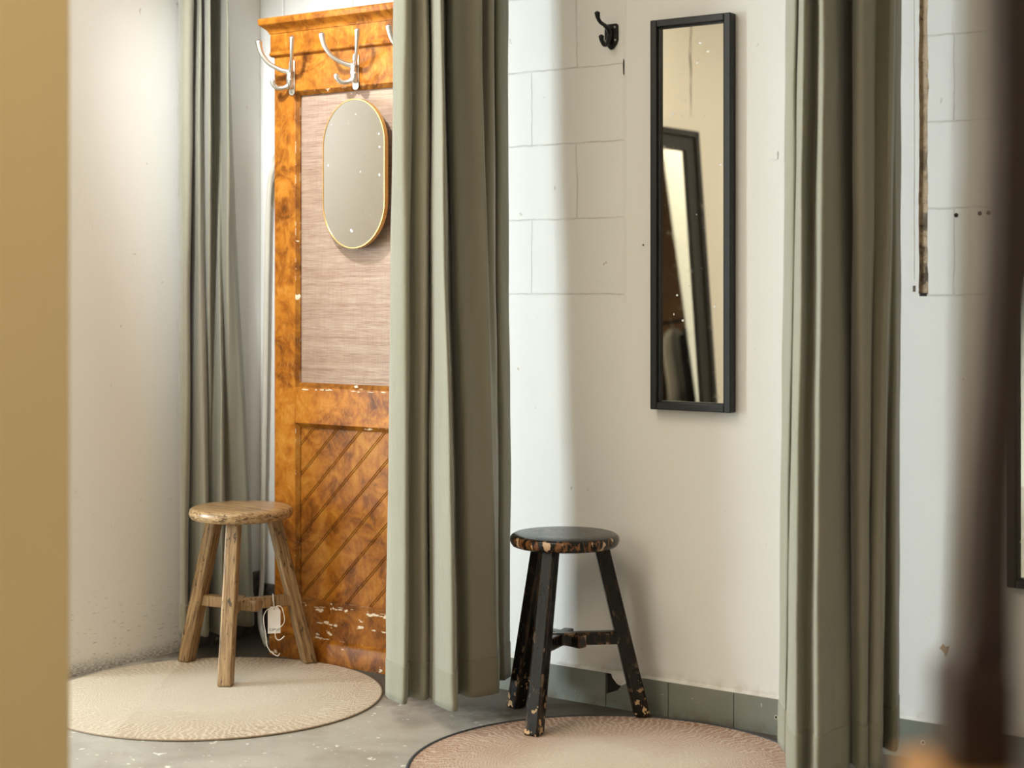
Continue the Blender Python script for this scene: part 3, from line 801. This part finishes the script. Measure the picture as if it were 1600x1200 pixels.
# ------------------------------------------------------------------ wall mirrors
def wall_mirror(label, x0, x1, z0, z1, fw, dep):
    root = thing('wall_mirror', label, 'mirror', ((x0+x1)/2, 0, z0))
    W_ = (x1-x0)/2; Hh = z1-z0
    b = MB()
    b.box(-W_, -W_+fw, -dep, 0, 0, Hh); b.box(W_-fw, W_, -dep, 0, 0, Hh)
    b.box(-W_+fw, W_-fw, -dep, 0, 0, fw); b.box(-W_+fw, W_-fw, -dep, 0, Hh-fw, Hh)
    b.build('frame', M['black_frame'], root, bevel=.0025)
    b = MB()
    s = .006
    b.box(-W_+fw-.001, -W_+fw+s, -dep+.010, -.004, fw, Hh-fw); b.box(W_-fw-s, W_-fw+.001, -dep+.010, -.004, fw, Hh-fw)
    b.box(-W_+fw, W_-fw, -dep+.010, -.004, fw-.001, fw+s*.6); b.box(-W_+fw, W_-fw, -dep+.010, -.004, Hh-fw-s*.6, Hh-fw+.001)
    b.build('inner_lip', M['black_frame'], root)
    b = MB(); b.box(-W_+fw, W_-fw, -.014, -.006, fw, Hh-fw); b.build('mirror_glass', M['mirror'], root)
    return root
wall_mirror('tall narrow mirror with black frame on the white wall above the black stool', 1.648, 1.894, .838, 1.900, .020, .032)
wall_mirror('black framed wall mirror partly hidden behind the blurred dark brown post', 2.636, 2.96, .453, 1.95, .020, .032)

# ------------------------------------------------------------------ black wall hook
hk = thing('wall_hook', 'black cast iron coat hook screwed to the white wall beside the tall mirror', 'hook', (1.507, 0, 1.873))
b = MB()
b.prism([(p[0], -.007, p[1]) for p in ((-.021, .030), (-.017, .034), (.017, .034), (.021, .030), (.022, -.010), (.017, -.024), (.006, -.036), (0, -.038), (-.006, -.036), (-.017, -.024), (-.022, -.010))], (0, .007, 0))
b.build('plate', M['black_iron'], hk, bevel=.002)
b = MB()
P = spline([(0, -.006, .004), (0, -.020, .018), (0, -.040, .026), (0, -.062, .032), (0, -.074, .042), (0, -.078, .056)], 7)
R = [.0095-.0042*min(1, i/16) for i in range(len(P))]
for i in range(len(P)-9, len(P)): R[i] = .0055+.0028*(i-len(P)+9)/8
P.append(P[-1]+Vector((0, 0, .004))); R.append(.003)
b.tube(P, R, 14); b.build('upper_arm', M['black_iron'], hk, smooth=True)
b = MB()
P = spline([(0, -.006, .01), (0, -.016, -.008), (0, -.026, -.024), (0, -.042, -.028), (0, -.054, -.018), (0, -.057, -.006)], 7)
R = [.009-.003*min(1, i/16) for i in range(len(P))]
for i in range(len(P)-8, len(P)): R[i] = .006+.002*(i-len(P)+8)/7
P.append(P[-1]+Vector((0, 0, .004))); R.append(.003)
b.tube(P, R, 14); b.build('lower_arm', M['black_iron'], hk, smooth=True)
for x, z in ((-.0145, -.012), (.0145, -.012), (.013, .024), (-.013, .024)):
    b = MB(); b.tube([(x, -.006, z), (x, -.0082, z)], .003, 10); b.build('screw', M['screw'], hk)

# ------------------------------------------------------------------ near right: cabinet corner with a dark swing-mirror post
yaw = math.atan2(.5766, .817)
org = Vector((3.98, -3.99, 0)) + Vector((-.5766, .817, 0))*.82
st = thing('mirror_stand', 'dark brown wooden post with a stepped foot, blurred close to the viewer', 'wooden post', (org.x, org.y, 0), (0, 0, yaw))
POST = [(0.2333, 1.3297), (0.2339, 1.2483), (0.232, 1.1857), (0.2283, 1.123), (0.2233, 1.0604), (0.2211, 1.0197), (0.2201, 1.0024), (0.2183, 0.994), (0.2145, 0.9877), (0.2101, 0.9852)]
POSTR = [(0.2432, 0.9852), (0.2432, 1.0291), (0.2444, 1.076), (0.2488, 1.1293), (0.2563, 1.1857), (0.2638, 1.2483), (0.2676, 1.3297), (0.262, 1.37), (0.25, 1.385), (0.239, 1.37)]
b = MB(); b.prism([(x, -.014, z) for x, z in POST+POSTR], (0, .028, 0)); b.build('post', M['mahogany'], st, bevel=.003)
b = MB(); b.box(.2099, .2425, -.022, .022, .936, .9852); b.build('foot_block', M['mahogany'], st, bevel=.003)
cb = thing('side_cabinet', 'dark cabinet with an orange edge board under the blurred dark post', 'cabinet', (org.x, org.y, 0), (0, 0, yaw))
b = MB(); b.box(.242, .62, -.26, .035, .912, .936); b.build('cabinet_top', M['mahogany'], cb, bevel=.004)
b = MB(); b.box(.196, .242, -.26, .035, .912, .936); b.build('edge_board', M['orange_wood'], cb, bevel=.004)
b = MB(); b.box(.215, .60, -.24, .02, .08, .912); b.build('body', M['orange_wood'], cb, bevel=.004)
for x in (.23, .57):
    for y in (-.22, 0):
        b = MB(); b.box(x, x+.02, y, y+.02, 0, .08); b.build('leg', M['orange_wood'], cb)

# ------------------------------------------------------------------ what the tall mirror shows: a leaning mirror and a clothes rail
lm = thing('leaning_mirror', 'large dark framed mirror leaning on a cream wall, seen reflected in the tall mirror', 'mirror', (.155, -2.9, .005), (0, math.radians(-4.4), 0))
b = MB(); W_, Hh, fw = .335, 1.93, .125
for a, c, zz0, zz1 in ((-W_, -W_+fw, 0, Hh), (W_-fw, W_, 0, Hh), (-W_+fw, W_-fw, 0, fw*.8), (-W_+fw, W_-fw, Hh-fw*.8, Hh)):
    b.box(-.035, 0, a, c, zz0, zz1)
for a, c in ((-W_, -W_+.035), (W_-.035, W_)): b.box(-.0, .012, a, c, 0, Hh)
b.box(0, .012, -W_, W_, Hh-.03, Hh)
b.build('frame', M['black_brown'], lm, bevel=.004)
b = MB(); b.box(-.03, -.012, -W_+fw, W_-fw, fw*.8, Hh-fw*.8); b.build('mirror_glass', mk_mirror('leaning_mirror_glass', False, (.62, .61, .54)), lm)

rk = thing('clothes_rail', 'black clothes rail at the back of the shop, seen reflected in the tall mirror', 'clothes rail', (2.2, -6.6, 0))
b = MB(); b.tube([(-.6, 0, 1.25), (.75, 0, 1.25)], .012, 10); b.build('rail', M['black_iron'], rk, smooth=True)
for x in (-.6, .75):
    b = MB(); b.tube([(x, 0, .02), (x, 0, 1.25)], .012, 10); b.tube([(x, -.25, .012), (x, .25, .012)], .012, 10); b.build('upright', M['black_iron'], rk, smooth=True)
def garment(x, col, label, ln):
    g_ = thing('hanging_garment', label, 'garment', (2.2+x, -6.6, 1.25), (0, 0, .15), 'clothes on the rail')
    b = MB(); b.tube(spline([(0, 0, -.06), (0, 0, -.005), (.0, .012, .016), (0, .026, .006)], 5), .003, 8); b.tube([(0, -.2, -.11), (0, 0, -.06), (0, .2, -.11)], .006, 8)
    b.build('hanger', M['alu'], g_, smooth=True)
    b = MB(); rings = []
    for z, wd, dp in ((-.055, .07, .02), (-.075, .12, .03), (-.12, .22, .035), (-.2, .235, .04), (-.45, .225, .045), (-ln, .26, .05)):
        rings.append([b.bm.verts.new(((dp+.012*math.sin(6*a))*math.cos(a), wd*math.sin(a), z)) for a in [2*PI*k/28 for k in range(28)]])
    for A, B in zip(rings, rings[1:]):
        for k in range(28): j = (k+1) % 28; b.bm.faces.new((A[k], A[j], B[j], B[k]))
    b.bm.faces.new(rings[0]); b.bm.faces.new(rings[-1])
    b.build('cloth', plain('garment_cloth', col, .9), g_, smooth=True)
for x, col, lab, ln in ((-.45, (.05, .022, .014), 'dark brown garment hanging on the rail in the mirror reflection', .8),
                        (-.30, (.42, .33, .24), 'beige garment hanging on the rail in the mirror reflection', .75),
                        (-.16, (.012, .011, .012), 'black garment hanging on the rail in the mirror reflection', .85),
                        (-.02, (.6, .56, .5), 'off white garment hanging on the rail in the mirror reflection', .7),
                        (.14, (.09, .05, .03), 'chestnut brown garment hanging on the rail in the mirror reflection', .8)):
    garment(x, col, lab, ln)
